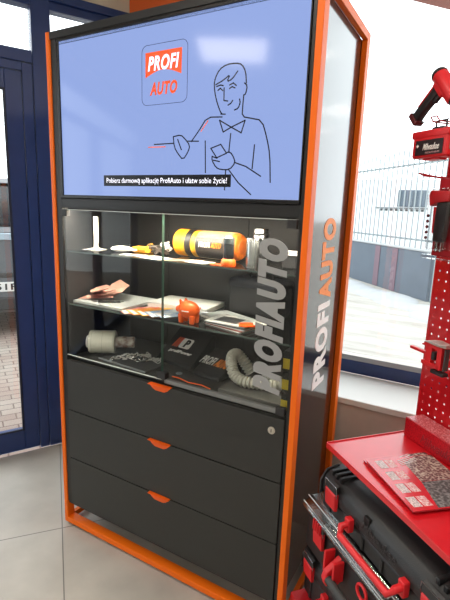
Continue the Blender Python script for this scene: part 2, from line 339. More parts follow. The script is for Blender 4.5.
# ================================================================== DISPLAY CABINET
WC, DC, HC = 1.193, .566, 2.317
XL = -.012
cab = thing('display_cabinet', 'tall black display cabinet with orange tube frame, glass doors and three drawers', 'cabinet')
T, TD = .022, .045
def loop(y0, y1, nm):
    return (MB().box(XL, XL+T, y0, y1, .012, HC, .002).box(WC-T, WC, y0, y1, .012, HC, .002)
        .box(XL+T-.001, WC-T+.001, y0, y1, .012, .040, .002).build(nm, ORG, cab))
loop(0, TD, 'frame_loop'); loop(DC-TD, DC, 'frame_loop')
for xx in (XL, WC-T):
    for zz in (.012, HC-.03): MB().box(xx, xx+T, TD+.0005, DC-TD-.0005, zz, zz+.03, .002).build('frame_rail', ORG, cab)
MB().box(XL+T+.001, WC-T-.001, .0, .05, HC-.030, HC-.001, .002).build('top_rail', BLK, cab)
for x in (XL+.011, WC-.011):
    for y in (.03, DC-.03): MB().cyl((x, y, 0), (x, y, .012), .014).build('foot', BKP, cab)
X0, X1 = .011, 1.158
ZB, ZD, ZC0, ZC1 = .118, .901, .905, 1.605
mb = MB().box(X0, X1, .012, .54, ZB, .136, .002)                # base board
mb.box(X0, .043, .006, .54, .136, HC-.03, .001).box(1.1568, X1+.0115, .006, .040, .136, HC-.03, .001).box(1.1567, X1, .04, .54, .136, HC-.03, .0002)   # sides
mb.box(X0, X1, .045, .54, HC-.03, HC-.004)
mb.box(.043, 1.157, .45, .54, .136, HC-.03).box(.043, 1.157, .03, .45, .883, ZC0, .001)
mb.box(.043, 1.157, .006, .45, ZC1, 1.645, .001).box(.043, 1.157, .006, .45, HC-.055, HC-.03)
mb.build('carcass', BLK, cab)
MB().box(.044, 1.156, .444, .449, ZC0+.001, ZC1-.001).box(.0435, .0455, .02, .444, ZC0+.001, ZC1-.001).box(1.1545, 1.1565, .02, .444, ZC0+.001, ZC1-.001).build('lining', INN, cab)
MB().box(.045, 1.155, .032, .443, ZC0+.0005, ZC0+.0035).build('case_bottom', mat('case_bottom_board', '#2c2c2b', .35), cab)
# rear lining joints
for xx in (.30, .75): MB().box(xx, xx+.004, .441, .4435, ZC0+.004, ZC1-.002).build('lining_seam', GAP, cab)
# side panel between the right hand tubes
sp = MB().box(X1+.0005, 1.1704, .0405, DC-.03, ZB, HC-.03).build('side_panel', PAN, cab)
sx = 1.1710
text('panel_lettering', 'PROFI', .345, .150, frame((sx, .305, 1.104), (0, 0, 1), (0, -1, 0)), TXW, sp, bold=.05, space=1.16)
text('panel_lettering', 'AUTO', .315, .150, frame((sx, .305, 1.447), (0, 0, 1), (0, -1, 0)), TXO, sp, bold=.05, space=1.16)
MB().box(X0-.004, X0-.001, TD-.03, DC-.03, ZB, HC-.03).build('side_panel', PAN, cab)
# drawers
dh = .2551
for i in range(3):
    z0 = .1385+i*dh; z1 = z0+dh-.005
    d = MB().box(.046, 1.154, .0, .02, z0, z1, .0015).box(.06, 1.14, .02, .43, z0+.02, z1-.03).build('drawer', DRW, cab)
    hz = z1+.001
    MB().prism([(.545, hz), (.658, hz), (.640, hz-.017), (.625, hz-.024), (.580, hz-.024), (.565, hz-.017)], -.006, -.0005, 'y', .001).box(.545, .658, -.014, .01, hz-.001, hz+.0015, .0005).build('handle', ORP, d)
    if i == 2:
        lk = MB().cyl((1.108, .0, .848), (1.108, -.006, .848), .014, n=24, bev=.002).build('lock', mat('nickel', '#c7c2b6', .35, metal=.7), d)
        MB().box(1.1065, 1.1095, -.0068, -.0061, .842, .854).build('keyhole', GAP, lk)
# glass doors, shelves
MB().box(.06, 1.14, .0255, .0285, ZC1-.006, ZC1-.0002).build('led_cover', BLK, cab)
for i, (xa, xb) in enumerate(((.048, .604), (.609, 1.152))):
    g = MB().box(xa, xb, .004, .009, .926, 1.598).build('glass_door', GL, cab)
    e = MB()
    if i == 0: e.box(xb-.0012, xb, .0035, .0095, .926, 1.598)
    else: e.box(xa, xa+.0008, .0035, .0095, .926, 1.598)
    e.build('glass_edge', mat('green_edge', '#3c5a4e', .3), g)
    MB().box(xa, xb, .003, .010, 1.5965, 1.5985).build('glass_edge', mat('edge_highlight', '#dfe8e4', .2), g)  # pale colour puts the highlight onto the glass edge
    if i == 0: MB().box(xa, xb, .003, .010, .9245, .9265).build('glass_edge', MATS['edge_highlight'], g)
    else:
        MB().box(.622, 1.118, -.001, .014, .915, .933, .002).build('door_rail', mat('aluminium_rail', '#8c8f8f', .35, metal=.8), g)
        text('door_lettering', 'PROFIAUTO', .550, .110, frame((1.074, .0026, 1.258), (0, 0, 1), (-1, 0, 0)), TXG, g, bold=.075, shear=.24, th=.0006, space=1.22)
MB().box(.588, .632, -.008, .02, .932, .962, .003).build('door_lock', BKP, cab)
for x, z in ((.0485, 1.568), (1.118, 1.568), (1.118, .912)): MB().box(x, x+.035, -.004, .016, z, z+.03, .002).build('hinge', BKP, cab)
S1, S2 = 1.415, 1.170
for z in (S1, S2):
    s_ = MB().box(.0475, 1.153, .022, .435, z-.006, z).build('glass_shelf', GL, cab)
    MB().box(.0475, 1.153, .0205, .0218, z-.006, z).build('shelf_edge', mat('shelf_edge_green', '#56635e', .25), s_)
MB().box(.07, 1.13, .030, .050, ZC1-.0012, ZC1-.0002).build('led_strip', mat('led_glow', '#ffffff', .5, emit='#fff0da', estr=LED_POWER), cab)

# ================================================================== TELEVISION
tv = thing('television', 'large flat television showing a blue picture, set in the top of the black cabinet', 'television')
TX0, TX1, TZ0, TZ1 = .0623, 1.1515, 1.6603, 2.2735
MB().box(TX0-.016, TX1+.004, .0, .05, TZ0-.014, TZ0, .002).box(TX0-.016, TX1+.004, .0, .05, TZ1, TZ1+.012, .002).box(TX0-.016, TX0, .0, .05, TZ0, TZ1, .002).box(TX1, TX1+.0045, .0, .05, TZ0, TZ1, .001).build('bezel', mat('tv_bezel', '#0d0d10', .25), tv)
MB().box(TX0-.01, TX1+.0, .02, .055, TZ0-.01, TZ1+.008).build('back_shell', BKP, tv)
def scrmat():
    M = bpy.data.materials.new('lit_screen'); M.use_nodes = True; nt = M.node_tree; N = nt.nodes; L = nt.links; b = N['Principled BSDF']
    b.inputs['Base Color'].default_value = (.004, .004, .006, 1); b.inputs['Roughness'].default_value = .09; b.inputs['Specular IOR Level'].default_value = .3
    b.inputs['Emission Color'].default_value = hexc('#95abe4'); b.inputs['Emission Strength'].default_value = 1.0; return M
scr = MB().box(TX0, TX1, .006, .019, TZ0, TZ1).build('screen', scrmat(), tv)
LINE = mat('drawing_ink', '#0a0c18', .3); LINO = mat('orange_ink', '#d65a35', .4, emit='#d8643c', estr=.55)
BLACK = [[(0.854, 1.94), (0.844, 1.953), (0.827, 1.994), (0.819, 2.034), (0.823, 2.058), (0.839, 2.083), (0.867, 2.095), (0.901, 2.095), (0.924, 2.089), (0.939, 2.065), (0.943, 2.03)], [(0.936, 2.031), (0.947, 2.022), (0.942, 1.996), (0.935, 1.994)], [(0.935, 1.994), (0.933, 1.962), (0.932, 1.927), (0.965, 1.92), (1.006, 1.911), (1.027, 1.856), (1.041, 1.801), (1.047, 1.715)], [(0.826, 2.036), (0.855, 2.047), (0.881, 2.063), (0.869, 2.041), (0.889, 2.047), (0.909, 2.07)], [(0.828, 2.03), (0.846, 2.033), (0.856, 2.03)], [(0.88, 2.03), (0.894, 2.035), (0.906, 2.026)], [(0.835, 2.017), (0.844, 2.023), (0.854, 2.015)], [(0.88, 2.019), (0.89, 2.024), (0.901, 2.019)], [(0.859, 2.023), (0.86, 1.983), (0.875, 1.98)], [(0.876, 1.967), (0.887, 1.972), (0.894, 1.981)], [(0.902, 1.95), (0.916, 1.954), (0.923, 1.971), (0.92, 1.983)], [(0.849, 1.941), (0.867, 1.939)], [(0.855, 1.931), (0.794, 1.934), (0.764, 1.894), (0.73, 1.856)], [(0.845, 1.921), (0.861, 1.882), (0.892, 1.896), (0.931, 1.876), (0.944, 1.915), (0.892, 1.896), (0.845, 1.921)], [(0.891, 1.876), (0.886, 1.818)], [(0.789, 1.856), (0.793, 1.748)], [(0.813, 1.83), (0.853, 1.842), (0.877, 1.812), (0.838, 1.798), (0.813, 1.83)], [(0.819, 1.803), (0.819, 1.79), (0.836, 1.765), (0.856, 1.758), (0.891, 1.757), (0.913, 1.78), (0.904, 1.801), (0.892, 1.815), (0.879, 1.815)], [(0.819, 1.803), (0.84, 1.796)], [(0.825, 1.79), (0.85, 1.785)], [(0.913, 1.78), (0.954, 1.767), (1.011, 1.735)], [(0.888, 1.757), (0.927, 1.714), (0.977, 1.675)], [(0.983, 1.836), (0.978, 1.759)], [(0.876, 1.756), (0.874, 1.689)], [(0.65, 1.876), (0.684, 1.881), (0.704, 1.865), (0.724, 1.843), (0.718, 1.823), (0.695, 1.793), (0.671, 1.817), (0.655, 1.84), (0.65, 1.876)], [(0.562, 1.852), (0.651, 1.853)], [(0.67, 1.866), (0.687, 1.829)], [(0.714, 1.858), (0.761, 1.856)]]
OR_ = [[(0.798, 1.922), (0.77, 1.889)], [(0.534, 1.843), (0.614, 1.842)]]
def ink(name, polys, w, m, par, y=.0052):
    mb = MB()
    for pl_ in polys:
        # smooth the stroke a little
        pts = [Vector((p[0], 0, p[1])) for p in pl_]
        if len(pts) > 3 and len(pts) not in (5, 7):
            q = [pts[0]]
            for a_, b_ in zip(pts, pts[1:]): q += [a_*.75+b_*.25, a_*.25+b_*.75]
            pts = q+[pts[-1]]
        for a_, b_ in zip(pts, pts[1:]):
            d = (b_-a_)
            if d.length < 1e-5: continue
            n_ = Vector((-d.z, 0, d.x)).normalized()*w/2; e_ = d.normalized()*w*.3
            mb.prism([((a_-e_+n_).x, (a_-e_+n_).z), ((a_-e_-n_).x, (a_-e_-n_).z), ((b_+e_-n_).x, (b_+e_-n_).z), ((b_+e_+n_).x, (b_+e_+n_).z)], y, y+.0006, 'y')
    return mb.build(name, m, par)
ink('line_drawing', BLACK, .0042, LINE, scr)
for q_ in OR_: ink('orange_stroke', [q_], .0036, LINO, scr)
# logo: rounded outline, flag with arched foot, two words
def rrect(x0, x1, z0, z1, r, n=6):
    o = []
    for cx, cz, a0 in ((x1-r, z1-r, 0), (x0+r, z1-r, 90), (x0+r, z0+r, 180), (x1-r, z0+r, 270)):
        for k_ in range(n+1): o.append((cx+r*math.cos(R(a0+90*k_/n)), cz+r*math.sin(R(a0+90*k_/n))))
    return o
rr = rrect(.503, .708, 1.992, 2.197, .024)
ink('logo_outline', [rr+[rr[0]]], .0018, mat('logo_line', '#3a4a80', .4), scr)
arc = [(.682-.162*k_/12, 2.087+.022*math.sin(math.pi*k_/12)) for k_ in range(13)]
MB().prism([(.520, 2.172), (.684, 2.172)]+arc, .0052, .0058, 'y').build('logo_flag', mat('logo_orange', '#d84a20', .4, emit='#d84e22', estr=.6), scr)
text('logo_word', 'PROFI', .140, .050, frame((.602, .0048, 2.133), (1, 0, 0), (0, 0, 1)), mat('logo_white', '#dfe6ff', .4, emit='#dfe6ff', estr=.8), scr, bold=.03, shear=.22, th=.0003, space=1.12)
text('logo_word', 'AUTO', .124, .045, frame((.603, .0054, 2.047), (1, 0, 0), (0, 0, 1)), MATS['logo_orange'], scr, bold=.04, shear=.22, th=.0004, space=1.12)
cb = MB().box(.3015, .898, .0048, .0058, 1.699, 1.7415).build('caption_bar', LINE, scr)
text('caption', 'Pobierz darmową aplikację ProfiAuto i ułatw sobie życie!', .565, .027, frame((.600, .0044, 1.719), (1, 0, 0), (0, 0, 1)), mat('caption_white', '#e8ecff', .5, emit='#f0f2ff', estr=.9), cb, th=.0003)

# ================================================================== THINGS IN THE GLASS CASE
def paper(name, label, cat, x, y, z, w, d, rz, m, th=.002, group=None, marks=()):
    t = thing(name, label, cat, (x, y, z+.0006), R(rz), group)
    MB().box(-w/2, w/2, -d/2, d/2, 0, th, min(.0006, th/3), 1).build('sheet', m, t)
    for i, (nm, x0, x1, y0, y1, mm) in enumerate(marks): MB().box(x0*w, x1*w, y0*d, y1*d, th+.0001, th+.0006).build(nm, mm, t)
    return t
PINK = mat('pink_paper', '#d8a090', .7, noise=.15, nscale=60)
z = S1+.001
# top shelf
t = thing('device_stand', 'slim white upright stand at the left end of the top glass shelf', 'stand', (.11, .14, z))
MB().lathe([(.030, 0), (.030, .004), (.012, .010), (.009, .04)]).build('base', WHT, t, True)
MB().box(-.010, .004, -.006, .006, .02, .150, .003).build('post', WHT, t)
MB().box(.006, .014, -.006, .006, .03, .148, .003).build('clip', WHT, t)
MB().box(-.01, .014, -.006, .006, .14, .152, .003).build('cap', WHT, t)
paper('card', 'white card lying under the slim upright stand', 'paper', .10, .14, z-.001, .09, .07, 12, PAP, .001).location.z = S1+.0002
t = thing('power_adapter', 'rounded white plug adapter on the top shelf beside the yellow scraper', 'adapter', (.265, .145, z), R(15))
MB().ell((0, 0, .014), (.052, .034, .014)).build('housing', WHT, t, True); MB().box(.045, .075, -.006, .006, .008, .016, .002).build('plug', WHT, t)
t = thing('plastic_scraper', 'yellow and orange folded plastic piece beside the white adapter', 'tool', (.335, .20, z), R(10))
MB().prism([(-.06, .012), (-.03, .028), (.03, .026), (.045, .045), (.06, .02), (.05, .0), (-.03, .0)], -.02, .02, 'y', .004).build('body', YEL, t)
MB().box(-.02, .03, -.021, .021, .004, .014, .002).build('grip', ORP, t)
def jumble(n, rx, ry, h, r, lo=.012, hi=.022):
    mb = MB()
    for i in range(n):
        a_ = random.uniform(0, 6.28); q = math.sqrt(random.random()); c = Vector((rx*q*math.cos(a_), ry*q*math.sin(a_), random.uniform(.004, h)))
        R_ = random.uniform(lo, hi); nrm = Vector((random.gauss(0, .6), random.gauss(0, .6), 1)).normalized(); u_ = nrm.orthogonal().normalized(); v_ = nrm.cross(u_)
        mb.tube([c+R_*(math.cos(k_*.785)*u_+.6*math.sin(k_*.785)*v_)+Vector((0, 0, R_*.5)) for k_ in range(8)], r, 5, True)
    return mb
tag(jumble(16, .035, .03, .03, .003).build('key_bundle', mat('dark_wire', '#55504c', .4, metal=.5), None, True, (.47, .16, z)), 'tangled dark key rings beside the yellow fabric roll', 'keys')
tag(jumble(6, .03, .025, .035, .003).build('chain_bundle', WHT, None, True, (.475, .20, z+.002)), 'white tangled cord loops behind the dark key rings', 'cord')
lf = [(.385, .085, .10, .07, 8, GRYP), (.52, .07, .12, .08, -12, PAP), (.63, .075, .10, .07, 20, mat('kraft', '#9a8c74', .7)), (.72, .085, .12, .07, -6, PAP), (.83, .07, .07, .05, 15, mat('orange_card', '#f06a20', .5))]
lab = ['grey leaflet below the yellow scraper on the top shelf', 'white leaflet in front of the key rings on the top shelf', 'tan leaflet in front of the yellow roll, between two white ones', 'white leaflet in front of the black band of the roll', 'orange card in front of the roll near the small bottle']
for (x, y, w, d, rz, mm), lb in zip(lf, lab):
    paper('leaflet', lb, 'leaflet', x, y, S1, w, d, rz, mm, .002, marks=(('print_block', -.35, .1, -.3, .2, TXO if mm is PAP else TXK), ('print_line', .15, .42, -.35, .35, mat('dark_print', '#4b4d50', .5))))
# yellow roll
t = thing('safety_kit_roll', 'cylindrical yellow and orange fabric roll with a black label band', 'safety kit', (.608, .22, z+.0595), R(-5)); t.scale = (.93, .9, .9)
MB().cyl((-.08, 0, 0), (.055, 0, 0), .062, .064, 32, .012).build('fabric_end', YEL, t, True)
MB().cyl((-.078, 0, .0), (-.03, 0, .0), .0635, .0642, 32, .003).build('orange_cuff', mat('orange_yellow', '#f59a18', .6), t, True)
MB().cyl((-.012, 0, 0), (.026, 0, 0), .066, .066, 32, .004).build('strap', TXK, t, True)
MB().cyl((.050, 0, 0), (.235, 0, 0), .0645, .0645, 32, .004).build('pack_body', mat('tan_window', '#c5a878', .4, noise=.4, nscale=25), t, True)
bd = MB(); pts = []
for k_ in range(13):
    a_ = R(-62+k_*94/12); pts.append((-.0662*math.cos(a_), .0662*math.sin(a_)))
for k_ in range(12, -1, -1):
    a_ = R(-62+k_*94/12); pts.append((-.0648*math.cos(a_), .0648*math.sin(a_)))
bl = bd.prism([(p[0], p[1]) for p in pts], .056, .225, 'x').build('label', BLK, t)
text('label_lettering', 'PROFI', .062, .024, frame((.108, -.0676, .004), (1, 0, 0), (0, 0, 1)), TXW, bl, bold=.02, shear=.2, space=1.1)
text('label_lettering', 'AUTO', .052, .024, frame((.170, -.0676, .004), (1, 0, 0), (0, 0, 1)), TXO, bl, bold=.02, shear=.2, space=1.1)
MB().cyl((.232, 0, 0), (.262, 0, 0), .064, .055, 32, .008).build('orange_end', mat('orange_net', '#e8791c', .6, noise=.4, nscale=60), t, True)
MB().cyl((.254, 0, 0), (.266, 0, 0), .036, .030, 24, .004).build('end_button', mat('orange_dark', '#b85a18', .6), t, True)
# small bottle with orange base
t = thing('pocket_torch', 'small dark clear cylinder with an orange foot at the front of the top shelf', 'torch', (.872, .055, z))
MB().lathe([(.027, 0), (.029, .006), (.027, .022), (.021, .028)]).build('foot', ORP, t, True)
MB().lathe([(.019, .028), (.020, .034), (.020, .098), (.017, .104)]).build('body', mat('smoke_plastic', '#1d2022', .12, coat=1), t, True)
MB().lathe([(.0205, .084), (.0205, .104), (.015, .110)]).build('cap', mat('smoke_cap', '#6f7778', .2, metal=.6), t, True)
t = thing('metal_can', 'front one of the two plain silver cans on the top shelf', 'can', (.960, .085, z))
MB().lathe([(.028, 0), (.029, .003), (.029, .104), (.027, .108), (.024, .106)], 32).build('body', SIL, t, True)
t = thing('metal_can', 'rear one of the two silver cans, taller with its dark lid band', 'can', (.925, .215, z))
MB().lathe([(.030, 0), (.031, .003), (.031, .135), (.029, .139)], 32).build('body', SIL, t, True)
MB().lathe([(.0315, .112), (.0315, .122)], 32).build('band', BLK, t, True)
for i, zz in enumerate((0, .028)):  # thin white bars model reflected lines as solid shapes
    tag(MB().box(-.05, .05, -.03, .03, 0, .006, .002).build('reflection_bar', WHT, None, False, (1.092, .18, z+zz+.05)), ('lower', 'upper')[i]+' slim white bar standing in for a reflected line above the black box', 'box', 'white reflection bars')
tag(MB().box(-.045, .045, -.035, .035, 0, .0485, .003).build('black_box', BKP, None, False, (1.09, .19, z)), 'small black box under two white reflection bars on the top shelf', 'box')
bpy.data.objects['reflection_bar.001'].location.z = z+.0495+.0070
bpy.data.objects['reflection_bar'].location.z = z+.0495
# middle shelf
z = S2+.001
t = thing('document_folder', 'pale grey folder lying flat at the left of the middle shelf', 'folder', (.205, .17, z), R(0))
MB().box(-.15, .155, -.13, .14, 0, .004, .001).build('back_cover', GRYP, t); MB().box(-.148, .15, -.128, .135, .0045, .009, .001).build('pages', PAP, t)
MB().box(-.15, .152, -.13, .135, .0095, .012, .001).build('front_cover', mat('satin_grey', '#b4b9ba', .35), t)
for i, (x, y, rz, s_, tl, lb) in enumerate(((.125, .13, 25, .085, 10, 'lowest pink paper slip spread on the grey folder'), (.135, .15, -20, .080, 20, 'pink paper slip leaning over the others on the grey folder'), (.19, .17, 8, .070, 34, 'pink paper slip nearest the black pen, tilted up'), (.17, .21, 60, .055, 62, 'small pink slip standing up behind the others'), (.118, .16, 70, .06, 24, 'pink slip leaning out at the left of the heap'), (.15, .11, -35, .055, 30, 'pink slip lying across the front of the heap'))):
    t = MB().prism([(-s_, -.03), (-s_*.2, -.036), (s_, -.034), (s_*.8, .040), (0, .046), (-s_*.7, .034)], 0, .0015).build('paper_slip', PINK, None, False, (x, y, z+.016+i*.005+s_*.5*math.sin(R(tl))))
    t.rotation_euler = (R(tl*.4), R(-tl*.5), R(rz)); tag(t, lb, 'paper slip', 'pink paper slips')
t = thing('ballpoint_pen', 'black pen lying on the grey folder by the pink slips', 'pen', (.235, .10, z+.0185), R(38))
MB().cyl((-.055, 0, 0), (.045, 0, 0), .0055).build('barrel', TXK, t, True); MB().cyl((.045, 0, 0), (.062, 0, 0), .005, .001).build('tip', SIL, t, True)
cols = ['#c23a4a', '#e8b43a', '#d86a2c', '#3f86c4', '#dfe3e2']
labs = ['red leaflet at the left of the fan on the middle shelf', 'yellow leaflet in the fan on the middle shelf', 'orange leaflet in the middle of the fan on the middle shelf', 'blue leaflet in the fan, next to the door joint', 'white leaflet at the right end of the fan, by the piggy bank']
for i in range(5):
    paper('leaflet', labs[i], 'leaflet', .415+i*.048, .132+.002*i, z-.001+i*.0026, .10, .225, -30, mat('leaflet_%s' % cols[i][1:], cols[i], .45, col2=('#e8b0a8', '#d8503a', '#f2c43a', '#d8dce0', '#5f93c4')[i], nscale=22), .002, 'fan of coloured leaflets', (('print_block', -.4, .4, -.47, -.40, PAP),))
t = thing('magazine', 'thick white-edged grey catalogue behind the orange piggy bank', 'catalogue', (.52, .30, z), R(6))
MB().box(-.15, .15, -.10, .10, 0, .020, .002).build('pages', PAP, t); MB().box(-.15, .15, -.10, .10, .0202, .0225, .001).build('cover', GRYP, t)
t = thing('magazine', 'grey catalogue with dark print reaching out right behind the piggy bank', 'catalogue', (.795, .205, z), R(-22))
MB().box(-.10, .10, -.07, .07, 0, .010, .002).build('pages', PAP, t); MB().box(-.10, .10, -.07, .07, .0102, .0122, .001).build('cover', mat('cover_grey', '#8f9496', .4), t)
MB().box(-.03, .05, -.02, .02, .0123, .0128).build('print_block', mat('dark_print2', '#34373c', .5, col2='#a04a34', nscale=40), t)
# piggy bank
t = thing('piggy_bank', 'orange plastic piggy bank on the middle shelf', 'piggy bank', (.695, .062, z), R(180))
MB().ell((0, 0, .053), (.048, .034, .036), 28).build('body', ORP, t, True)
for sx_ in (-.026, .026):
    for sy_ in (-.016, .016): MB().cyl((sx_, sy_, 0), (sx_, sy_, .035), .010, .013, 14, .002).build('leg', ORP, t, True)
MB().cyl((.040, 0, .052), (.058, 0, .050), .014, .012, 16, .003).build('snout', ORP, t, True)
for sy_ in (-.016, .016): MB().cyl((.024, sy_, .080), (.030, sy_*1.2, .094), .009, .003, 10).build('ear', ORP, t, True)
MB().box(-.02, .012, .030, .0345, .050, .054, .001).build('coin_label', WHT, t)
MB().tube([(-.046, 0, .055), (-.053, .004, .060), (-.055, -.003, .066), (-.052, 0, .070)], .0022, 6).build('tail', ORP, t, True)
# stacked magazines on the right
for i in range(5):
    lbs = ['lowest of the five brochures right of the piggy bank', 'second brochure from the bottom, right of the piggy bank', 'middle brochure of the pile of five right of the piggy bank', 'second brochure from the top, right of the piggy bank', 'top brochure of the pile right of the piggy bank, white with dark picture']
    paper('brochure', lbs[i], 'brochure', .865+.004*(i % 3), .125-.003*i, z-.001+i*.0052, .185, .13, -14+3*i, (PAP, mat('cover_red', '#a3463c', .4), PAP, mat('cover_dark', '#4a4e52', .4), GRYP)[i], .0045, 'brochures right of the piggy bank', (('print_block', -.35, .2, -.3, .3, mat('dark_print', '#4b4d50', .5)),))
t = thing('parcel_tag', 'orange paper tag lying at the right end of the brochure pile', 'tag', (.955, .075, z+.026), R(30))
MB().prism([(-.035, -.02), (-.012, -.032), (.03, -.022), (.036, .016), (.0, .03), (-.03, .02)], 0, .006, bev=.001).build('card', ORP, t); MB().box(.02, .07, -.012, .02, .0065, .009, .001).build('white_slip', PAP, t)
# dark bag behind
t = thing('tool_pouch', 'black fabric pouch standing at the back of the middle shelf', 'bag', (.875, .352, z), R(-6))
MB().box(-.13, .12, -.07, .07, 0, .15, .025, 3).build('body', mat('black_fabric', '#16171a', .8), t, True); MB().box(-.132, .122, -.074, .074, .12, .165, .02, 3).build('flap', mat('navy_black', '#20232c', .7), t, True)
MB().tube([(-.06, 0, .16), (-.055, 0, .195), (0, 0, .205), (.055, 0, .195), (.06, 0, .16)], .006).build('handle', BKP, t, True)
# case bottom
z = ZC0+.0042
t = thing('film_roll', 'roll of clear wrapping film on a long cardboard core', 'film roll', (.088, .122, z+.057), R(33))
MB().cyl((-.01, 0, 0), (.115, 0, 0), .056, .056, 36, .004).build('film', mat('stretch_film', '#eeeede', .22, coat=.6), t, True)
for x in (.004, .055, .108): MB().cyl((x, 0, 0), (x+.003, 0, 0), .0566, .0566, 36).build('film_ridge', mat('stretch_film2', '#d2d3c2', .3), t, True)
MB().cyl((-.022, 0, 0), (.205, 0, 0), .027, .027, 28, .002).build('core', mat('printed_core', '#d8d5cb', .5, col2='#8a6a60', nscale=40), t, True)
MB().cyl((-.025, 0, 0), (-.017, 0, 0), .030, .030, 28, .002).build('core_rim', WHT, t, True)
t = thing('rubber_tray', 'flat dark mat carrying a heap of silver links', 'mat', (.335, .165, z), R(-4))
MB().box(-.15, .15, -.10, .10, 0, .005, .002).build('sheet', mat('mat_dark', '#3b3d3e', .35), t); MB().box(-.15, .15, -.103, -.100, 0, .008, .001).build('rim', mat('mat_rim', '#8b8f8f', .3), t)
for i, (x, y) in enumerate(((.30, .13), (.375, .145), (.345, .185), (.285, .105), (.42, .17))):
    tag(jumble(13, .045, .035, .008, .0021, .008, .014).build('key_ring', SIL if i % 2 else mat('pale_links', '#c8c8c2', .4), None, True, (x, y, z+.008)), 'small heap of silver links strewn on the dark mat', 'links', 'silver links on the dark mat', 'stuff')
tag(MB().prism([(-.03, -.015), (.01, -.02), (.035, 0), (.01, .018), (-.028, .01)], 0, .012, bev=.002).build('orange_clip', mat('dull_orange', '#c9683a', .5), None, False, (.41, .33, z)), 'dull orange clip behind the silver links', 'clip')
t = thing('white_connector', 'white plug with orange end beside the black parcel', 'connector', (.475, .295, z), R(35))
MB().box(-.025, .02, -.012, .012, 0, .02, .003).build('body', PAP, t); MB().box(.02, .05, -.006, .006, .006, .014, .002).build('orange_end', ORP, t)
# black box with P logo: leaning plate
t = thing('logo_box', 'black box with a white letter P logo on its sloping lid', 'box', (.53, .285, z), R(-6))
MB().prism([(-.085, 0), (.095, 0), (.095, .120), (.085, .130), (-.085, .018)], -.11, .105, 'x', .003).build('carton', mat('black_carton', '#17181a', .35), t)
lidm = frame((0, 0, .0755), (1, 0, 0), (0, .17, .112))
lg = MB().prism(rrect(-.035, .030, -.02, .04, .010), 0, .0008, mtx=lidm @ Matrix.Translation((0, 0, .003))).build('logo_square', TXW, t)
text('logo_letter', 'P', .028, .046, lidm @ Matrix.Translation((.004, .010, .0045)), TXK, lg, bold=.05, shear=.1)
mb = MB()
for k_ in range(3): mb.prism([(-.072+k_*.012, -.02), (-.065+k_*.012, -.02), (-.055+k_*.012, .04), (-.062+k_*.012, .04)], .003, .004, mtx=lidm)
mb.build('logo_stripes', mat('logo_stripe_orange', '#e4552c', .5), t)
text('box_lettering', 'profiPower', .135, .022, lidm @ Matrix.Translation((0, -.045, .004)), TXW, t, bold=.02, shear=.15)
t = thing('folded_shirt', 'folded black cloth with PROFIAUTO lettering beside the logo box', 'cloth', (.735, .225, z), R(-8))
MB().prism([(-.075, 0), (.09, 0), (.09, .082), (.08, .088), (-.075, .018)], -.075, .075, 'x', .008).build('fold', mat('black_cloth', '#141416', .8, bump=.3, nscale=40), t, True)
l2 = frame((0, .0, .0520), (1, 0, 0), (0, .155, .070)) @ Matrix.Translation((0, 0, .0025))
text('cloth_lettering', 'PROFI', .075, .05, l2 @ Matrix.Translation((-.042, .0, 0)), TXW, t, bold=.015, shear=.2, space=1.1)
text('cloth_lettering', 'AUTO', .068, .05, l2 @ Matrix.Translation((.034, .0, 0)), TXO, t, bold=.04, shear=.2)
tag(MB().lathe([(.014, 0), (.015, .002), (.012, .004)], 20).build('round_badge', mat('badge_grey', '#9aa0a6', .3, metal=.6), None, True, (.60, .135, z)), 'round silver badge on the case bottom in front of the logo box', 'badge')
tag(MB().tube([(.60, .085, 0), (.64, .08, .003), (.70, .062, .003), (.76, .07, .003), (.81, .055, .003)], .0025, 6).build('thin_string', ORP, None, True, (0, 0, z+.003)), 'thin orange string lying along the front of the case bottom', 'cord')
# grey flat box and ribbed hose
tag(MB().box(-.14, .14, -.11, .11, 0, .018, .003).build('grey_carton', mat('carton_grey', '#5d5c58', .6), None, False, (.985, .165, z)), 'flat grey carton under the ribbed hose', 'box')
pts = []; ctrl = [(.905, .225, .045), (.875, .215, .090), (.850, .205, .118), (.842, .175, .120), (.850, .15, .098), (.875, .13, .062), (.92, .12, .045), (.98, .13, .044), (1.05, .15, .046), (1.10, .18, .048)]
def cat(P, n):
    P = [Vector(p) for p in P]; P = [2*P[0]-P[1]]+P+[2*P[-1]-P[-2]]; o = []
    for i in range(1, len(P)-2):
        for k_ in range(n):
            u = k_/n; a_, b_, c_, d_ = P[i-1:i+3]
            o.append(.5*((2*b_)+(c_-a_)*u+(2*a_-5*b_+4*c_-d_)*u*u+(-a_+3*b_-3*c_+d_)*u**3))
    return o+[P[-2]]
hp = cat(ctrl, 16)
tag(MB().tube(hp, [.0245 if i % 4 < 2 else .0190 for i in range(len(hp))], 14).build('ribbed_hose', mat('hose_grey', '#c6c3b8', .5), None, True, (0, 0, z)), 'curved ribbed grey hose lying on the flat grey carton', 'hose')
tag(jumble(12, .05, .03, .012, .003, .014, .022).build('cable_bundle', mat('cable_pale', '#b8b8b4', .5), None, True, (1.00, .225, z+.02)), 'bundle of pale cable behind the ribbed hose', 'cable')
for i in range(3):
    t = thing('spare_part_box', ['lowest', 'middle', 'topmost'][i]+' of the three yellow and black boxes stacked at the right edge of the case', 'box', (1.137, .062, z+i*.078), 0, 'yellow and black boxes stacked at the right')
    MB().box(-.014, .014, -.03, .03, 0, .0765, .002).build('carton', BLK, t); MB().box(-.0145, .0145, -.0306, .0306, .012, .050, .0005).build('yellow_band', mat('yellow_label', '#b9a21f', .5), t)

